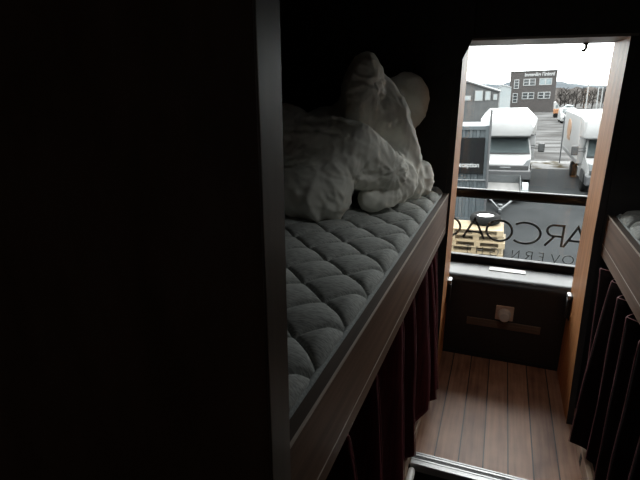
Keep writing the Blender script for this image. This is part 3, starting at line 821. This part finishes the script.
t = outside('marker_pole', 'slim dark steel pole at the corner of the container', 'pole', -.20, 14.85)
bm = B(); tube(bm, [(0, 0, 0), (0, 0, 3.34)], .035, 10); obj('pole', bm, M['bumper'], t, **k)
t = outside('reception_sign', 'dark sign with white reception lettering on the container', 'sign', -1.08, 14.93, dz=1.50)
bm = B(); box(bm, -.70, .70, -.02, .03, 0, 1.06, .008, 1); obj('board', bm, M['sign_dark'], t, **k)
bm = text_mesh('Reception', .212, .004, .002); bmesh.ops.transform(bm, matrix=Matrix.Translation((.245, -.028, .265)) @ Matrix.Rotation(R(90), 4, 'X') @ Matrix.Diagonal((.78, 1, 1, 1)), verts=bm.verts)
obj('lettering', bm, M['sign_white'], t, **k)

# pallets and tyre
def pallet(x, y, dz, label, rz=0.):
    t = outside('pallet', label, 'pallet', x, y, 'pine pallets', rz, dz)
    L, W = 1.25, .82
    for i in range(7):
        yy = -W / 2 + i * (W - .095) / 6
        bm = B(); box(bm, -L / 2, L / 2, yy, yy + .095, .122, .144); obj('top_board', bm, M['pallet'], t, **k)
    for xx in (-L / 2, -.07, L / 2 - .14):
        bm = B(); box(bm, xx, xx + .14, -W / 2, W / 2, .100, .122); obj('cross_board', bm, M['pallet'], t, **k)
        for yy in (-W / 2, -.05, W / 2 - .1):
            bm = B(); box(bm, xx, xx + .14, yy, yy + .10, .022, .10); obj('block', bm, M['pallet'], t, **k)
    for yy in (-W / 2, -.05, W / 2 - .1):
        bm = B(); box(bm, -L / 2, L / 2, yy, yy + .10, 0, .022); obj('bottom_board', bm, M['pallet'], t, **k)
names = ['lowest pine pallet of the stack below the tyre', 'second pine pallet from the ground in the stack below the tyre', 'third pine pallet from the ground in the stack below the tyre',
         'fourth pine pallet from the ground in the stack below the tyre', 'topmost pine pallet of the stack, directly under the tyre']
for i, nm in enumerate(names):
    pallet(-.30 + (.03, -.02, .05, .0, -.02)[i], 12.0 + (.0, .03, -.02, .02, .0)[i], .145 * i, nm, R((0, 1.2, -1, .6, -.5)[i]))
t = outside('tyre', 'dark tyre lying flat on top of the pine pallets', 'tyre', -.14, 12.25, dz=.727)
bm = B(); lathe(bm, [(.21, .02), (.30, 0), (.345, .03), (.365, .08), (.365, .15), (.345, .20), (.30, .23), (.21, .21), (.20, .12)], (0, 0, 0), 'z', 36)
obj('carcass', bm, M['tyre'], t, smooth=True, **k)
bm = B(); lathe(bm, [(.02, .10), (.08, .16), (.15, .13), (.205, .12), (.215, .20), (.235, .215), (.21, .19), (.02, .12)], (0, 0, 0), 'z', 30)
obj('rim', bm, M['alu_pale'], t, **k)['label'] = 'pale wheel rim'

# thin post on the verge
t = outside('sign_post', 'thin grey post standing on the frosty verge', 'post', 2.95, 27.2, dz=.12)
bm = B(); tube(bm, [(0, 0, 0), (0, 0, 2.45)], .028); obj('pole', bm, M['galv'], t, **k)
bm = B(); lathe(bm, [(.05, 2.45), (.05, 2.50)], (0, 0, 0)); obj('cap', bm, M['galv'], t, **k)

# brick office with a roof sign
t = outside('office_building', 'dark brick two storey office with white windows and a roof sign', 'building', 3.70, 80.0, None, R(-4))
W, Hh = 6.25, 5.72
hw = W / 2
bm = B(); box(bm, -hw, hw, 0, 11, 0, Hh); obj('wall', bm, M['brick'], t, **k)
bm = B(); box(bm, -hw - .05, hw + .05, -.05, 11, Hh, Hh + .14); obj('parapet', bm, M['brick'], t, **k)
def window(x0, x1, z0, z1, nx, nz, pale=False):
    bm = B(); fr = .10
    box(bm, x0, x1, -.06, -.002, z0, z0 + fr); box(bm, x0, x1, -.06, -.002, z1 - fr, z1)
    for i in range(nx + 1):
        xx = x0 + (x1 - x0 - fr) * i / nx; w = fr * (1.7 if nx == 2 and i == 1 else 1)
        box(bm, xx - (w - fr) / 2, xx + fr + (w - fr) / 2, -.058, -.002, z0, z1)
    for j in range(1, nz): zz = z0 + (z1 - z0) * j / nz; box(bm, x0, x1, -.056, -.002, zz - .035, zz + .035)
    f = obj('window', bm, M['white_frame'], t, **k)
    bm = B(); box(bm, x0 + .03, x1 - .03, -.03, -.001, z0 + .03, z1 - .03); obj('pane', bm, M['pane_pale'] if pale else M['pane_dark'], f, **k)
c24 = 1 / math.cos(R(24))
window(-2.55, -1.85, 3.40, 4.72, 1, 3); window(-2.60, -1.90, 1.42, 2.78, 1, 3)
window(-1.28, .38, 3.80, 4.76, 2, 2); window(.86, 2.55, 3.80, 4.76, 2, 1, True)
window(-1.32, .34, 1.90, 2.86, 2, 2); window(.82, 2.50, 1.90, 2.86, 2, 2)
# small white sign letters on the parapet, too far to make out more than their shapes
bm = B()
rnd = random.Random(4); x = -1.15
for w_, h_ in ((.10, .5), (.30, .34), (.28, .34), (.24, .34), (.28, .34), (.12, .5), (.12, .5), (.30, .34), (0, 0), (.34, .55), (.28, .36), (.10, .52), (.26, .36), (.28, .36), (.12, .5)):
    if w_:
        z = 5.08
        if w_ < .15: box(bm, x, x + .09, -.10, -.06, z, z + h_)
        else:
            box(bm, x, x + .08, -.10, -.06, z, z + h_); box(bm, x + w_ - .08, x + w_, -.10, -.06, z, z + h_ * .8); box(bm, x, x + w_, -.098, -.062, z + h_ - .10, z + h_)
    x += w_ + .055 if w_ else .16
obj('roof_sign', bm, M['sign_white'], t, **k)['label'] = 'white sign lettering'

# low grey building and white sheeted store at the left
t = outside('low_building', 'low grey building with white windows at the left of the window view', 'building', -2.62, 45.0)
bm = B(); prism(bm, [(-3, 0), (2.22, 0), (2.22, 3.45), (-.75, 4.42), (-3, 4.42)], 'y', 0, 9); obj('wall', bm, M['low_wall'], t, **k)
bm = B(); prism(bm, [(-.75, 4.43), (2.3, 3.43), (2.3, 3.52), (-.75, 4.53), (-3, 4.53), (-3, 4.43)], 'y', -.15, 9); obj('roof', bm, M['low_wall'], t, **k)
for x0, x1, z0, z1 in ((.28, .92, 2.78, 3.62), (1.12, 1.55, 2.80, 3.54), (1.78, 2.10, 2.82, 3.30), (-.62, -.05, 2.82, 3.22)):
    bm = B(); box(bm, x0, x1, -.05, -.002, z0, z1); f = obj('window', bm, M['white_frame'], t, **k)
    bm = B(); box(bm, x0 + .07, x1 - .07, -.06, -.045, z0 + .07, z1 - .07); obj('pane', bm, M['tarp'], f, **k)
    bm = B(); box(bm, x0 - .14, x0 - .01, -.04, -.002, z0, z1); obj('shutter', bm, M['van_black'], f, **k)
    bm = B()
t = outside('white_store', 'pale white gabled store between the grey building and the brick office', 'building', -.10, 70.0)
bm = B(); prism(bm, [(-.85, 0), (.85, 0), (.85, 3.62), (-.15, 3.95), (-.85, 3.55)], 'y', 0, 6); obj('wall', bm, M['tarp'], t, **k)
bm = B(); prism(bm, [(-.9, 3.56), (-.15, 3.97), (.9, 3.63), (.9, 3.70), (-.15, 4.05), (-.9, 3.64)], 'y', -.1, 6.1); obj('roof', bm, M['van_white'], t, **k)

# machine and car beyond the second van
t = outside('work_machine', 'small orange work machine with a dark arm beside the brick office', 'machine', 6.45, 66.0)
bm = B(); box(bm, -.75, .25, 0, 1.2, .45, 1.05, .08); obj('body', bm, M['orange'], t, **k)
bm = B(); prism(bm, [(-.75, 1.06), (.0, 1.06), (-.55, 1.85), (-.78, 1.85)], 'y', .1, 1.1); obj('cab', bm, M['van_white'], t, **k)
bm = B(); box(bm, -.55, -.30, .06, .1, 1.2, 1.5); obj('cab_window', bm, M['van_glass'], t, **k)
bm = B(); tube(bm, [(.1, .6, .9), (.75, .6, 1.35), (1.35, .6, 1.25)], [.16, .18, .12]); obj('arm', bm, M['van_glass'], t, **k)
bm = B(); box(bm, .3, 1.15, .2, 1.0, .35, .85, .08); obj('tank', bm, M['van_black'], t, **k)
for x in (-.5, .9):
    bt, br = B(), B(); wheel(bt, br, -.12, .12, .3, .28)
    bmesh.ops.rotate(bt, verts=bt.verts, cent=(0, .3, .28), matrix=Matrix.Rotation(R(90), 3, 'Z')); bmesh.ops.translate(bt, verts=bt.verts, vec=(x, -.2, 0))
    br.free(); obj('wheel', bt, M['tyre'], t, smooth=True, **k)
t = outside('car', 'small white car half hidden behind the right white van', 'car', 6.25, 56.0)
bm = B(); prism(bm, [(0, .25), (0, .75), (.25, .88), (1.0, .95), (1.6, 1.45), (3.0, 1.45), (3.6, .95), (3.9, .9), (3.9, .25)], 'x', -.62, .85)
bmesh.ops.bevel(bm, geom=[e for e in bm.edges], offset=.05, segments=2, profile=.5, affect='EDGES'); smooth_by_angle(obj('body', bm, M['van_white'], t, **k), 35)
bm = B(); vs_ = [bm.verts.new(v) for v in ((-.52, 1.06, .985), (.75, 1.06, .985), (.68, 1.56, 1.42), (-.45, 1.56, 1.42))]; bm.faces.new(vs_); bmesh.ops.solidify(bm, geom=list(bm.faces), thickness=.02)
bmesh.ops.translate(bm, verts=bm.verts, vec=(0, -.03, .03)); obj('windscreen', bm, M['van_glass'], t, **k)
bm = B(); box(bm, -.45, .68, -.02, .05, .45, .62, .02); obj('grille', bm, M['van_black'], t, **k)
for x in (-.60, .66):
    for y in (.75, 3.1):
        bt, br = B(), B(); wheel(bt, br, x, x + .17, y, .30)
        wo = obj('wheel', bt, M['tyre'], t, smooth=True, **k); obj('wheel_rim', br, M['steel_rim'], wo, smooth=True, **k)

# white masts
proto = None
for i, (x, y, h_, lb) in enumerate(((8.28, 60, 3.75, 'leftmost of three slim white masts above the right van'), (9.28, 60, 3.65, 'middle one of three slim white masts above the right van'),
                                  (9.66, 60, 3.6, 'rightmost of three slim white masts, beside the right cheek'))):
    t = outside('mast', lb, 'mast', x, y, 'white masts in the far yard')
    bm = B(); tube(bm, [(0, 0, 0), (0, 0, h_)], [.075, .055], 10); obj('pole', bm, M['white_frame'], t, **k)
    bm = B(); lathe(bm, [(.09, h_), (.09, h_ + .05), (.02, h_ + .10)], (0, 0, 0), 'z', 12); obj('cap', bm, M['white_frame'], t, **k)

# bare trees in the belt beyond the yard, two crowns repeated
def bare_tree(seed, h_):
    rnd = random.Random(seed); bm = B(); bt = B()
    tube(bt, [(0, 0, 0), (rnd.uniform(-.1, .1), 0, h_ * .4), (rnd.uniform(-.15, .15), 0, h_ * .95)], [.11, .085, .02], 6)
    for i in range(34):
        z = h_ * rnd.uniform(.18, .92); a = rnd.uniform(0, 6.28); L = (h_ - z) * .35 + .35
        d = Vector((math.cos(a), math.sin(a), rnd.uniform(.5, 1.3))).normalized()
        p = Vector((0, 0, z)); q = p + d * L
        tube(bm, [p, p.lerp(q, .5) + Vector((0, 0, -.04)), q], [.035, .025, .010], 4)
        for j in range(3):
            s_ = p.lerp(q, rnd.uniform(.4, .9)); d2 = (d + Vector((rnd.uniform(-.7, .7), rnd.uniform(-.7, .7), rnd.uniform(-.1, .6)))).normalized()
            tube(bm, [s_, s_ + d2 * L * .45], [.018, .006], 4)
    return bt, bm
protos = []
rnd = random.Random(11)
for i in range(26):
    x = 7.6 + i * .52 + rnd.uniform(-.1, .1); y = (84, 96, 90, 102)[i % 4] + rnd.uniform(-1, 1)
    if i < 2:
        t = outside('bare_tree', 'bare leafless grey tree in the belt beyond the yard', 'tree', x * y / 80, y, 'bare trees beyond the yard')
        bt, bc = bare_tree(20 + i, 3.3)
        obj('trunk', bt, M['bark'], t, **k); obj('branches', bc, M['bark'], t, **k); protos.append(t)
    else:
        src = protos[i % 2]; t = src.copy(); COL.objects.link(t)
        xx = x * y / 80; t.location = (xx, y, gz(xx)); s_ = rnd.uniform(.8, 1.08); t.scale = (s_, s_, s_)
        t.rotation_euler = (0, -LEAN, rnd.uniform(0, 6.28))
        for ch in src.children:
            c = ch.copy(); COL.objects.link(c); c.parent = t
# scrubby bank behind the trees and the hazy hills
bm = B()
def bank(u, v):
    x = 5 + 40 * u; y = 108 + 14 * v
    return (x * y / 80, y, gz(x) - .2 + 3.0 * v + .7 * noise.noise(Vector((x * .8, y * .2, 0))) + .25 * noise.noise(Vector((x * 3, y * .9, 4))))
grid(bm, 160, 16, bank)
tag(obj('scrub_bank', bm, M['wood_belt'], smooth=True), 'brownish scrub covered bank behind the bare trees', 'scrub', kind='stuff')
bm = B()
RIDGE = [(-300, -2), (-60, 3.2), (-20, 2.6), (-4.6, 1.7), (3, 4.2), (20, 6.), (35, 4.4), (42, 2.6), (55, 1.4), (68, .9), (110, -.5), (400, -4)]
def ridge(x):
    for (a, p), (b, q) in zip(RIDGE, RIDGE[1:]):
        if a <= x <= b:
            f = (x - a) / (b - a); f = f * f * (3 - 2 * f); return p + (q - p) * f
    return -2
def hill(u, v):
    x = -160 + 400 * u; y = 330 + 120 * v
    top = ridge(x) + .5 * noise.noise(Vector((x * .22, 1, 2))) + .35 * noise.noise(Vector((x * .8, 3, 5)))
    base = GROUND + x * math.tan(LEAN) * .2 - 3
    f = min(1, v * 1.7); f = f * f * (3 - 2 * f)
    return (x, y, base + (top - base) * f + .3 * noise.noise(Vector((x * .3, y * .1, 7))) * (1 - f))
grid(bm, 240, 14, hill)
o = obj('hills', bm, M['hill'], smooth=True); o['kind'] = 'structure'

# ------------------------------------------------------------------ light: an overcast sky, nothing else
w = bpy.data.worlds.new('overcast sky'); S.world = w; w.use_nodes = True
nt = w.node_tree; nt.nodes.clear()
wo = nt.nodes.new('ShaderNodeOutputWorld'); bg = nt.nodes.new('ShaderNodeBackground')
tc = nt.nodes.new('ShaderNodeTexCoord'); sx = nt.nodes.new('ShaderNodeSeparateXYZ'); rp = nt.nodes.new('ShaderNodeValToRGB')
ZENITH = 16.0            # overcast sky: three times as bright overhead as at the horizon
rp.color_ramp.elements[0].position = 0; rp.color_ramp.elements[0].color = (.325, .335, .335, 1)
rp.color_ramp.elements[1].position = 1; rp.color_ramp.elements[1].color = (1.0, 1.0, 1.0, 1)
nt.links.new(tc.outputs['Generated'], sx.inputs[0]); nt.links.new(sx.outputs[2], rp.inputs[0])
nt.links.new(rp.outputs[0], bg.inputs[0]); nt.links.new(bg.outputs[0], wo.inputs[0])
bg.inputs[1].default_value = ZENITH
# sampling portal in the window opening
pd = bpy.data.lights.new('window_portal', 'AREA'); pd.shape = 'RECTANGLE'; pd.size = 1.4; pd.size_y = 1.25
pd.cycles.is_portal = True
po = bpy.data.objects.new('window_portal', pd); COL.objects.link(po); po.location = (.125, 3.03, 1.16); po.rotation_euler = (R(-90), 0, 0)
pd2 = bpy.data.lights.new('added_hatch_portal', 'AREA'); pd2.shape = 'RECTANGLE'; pd2.size = HX1 - HX0; pd2.size_y = HY1 - HY0
pd2.cycles.is_portal = True
po2 = bpy.data.objects.new('added_hatch_portal', pd2); COL.objects.link(po2); po2.location = ((HX0 + HX1) / 2, (HY0 + HY1) / 2, 2.01)

# ------------------------------------------------------------------ camera
cam = bpy.data.cameras.new('camera'); cam.sensor_width = 36; cam.lens = 27.0; cam.clip_start = .02; cam.clip_end = 2000
co = bpy.data.objects.new('camera', cam); COL.objects.link(co)
co.location = (0, 0, EYE); co.rotation_euler = (R(90 - 17.9), 0, R(20.3))
S.camera = co

vs = S.view_settings
S.display_settings.display_device = 'sRGB'
vs.view_transform = 'Standard'; vs.look = 'None'; vs.exposure = 0.0; vs.gamma = 1.0; vs.use_curve_mapping = False
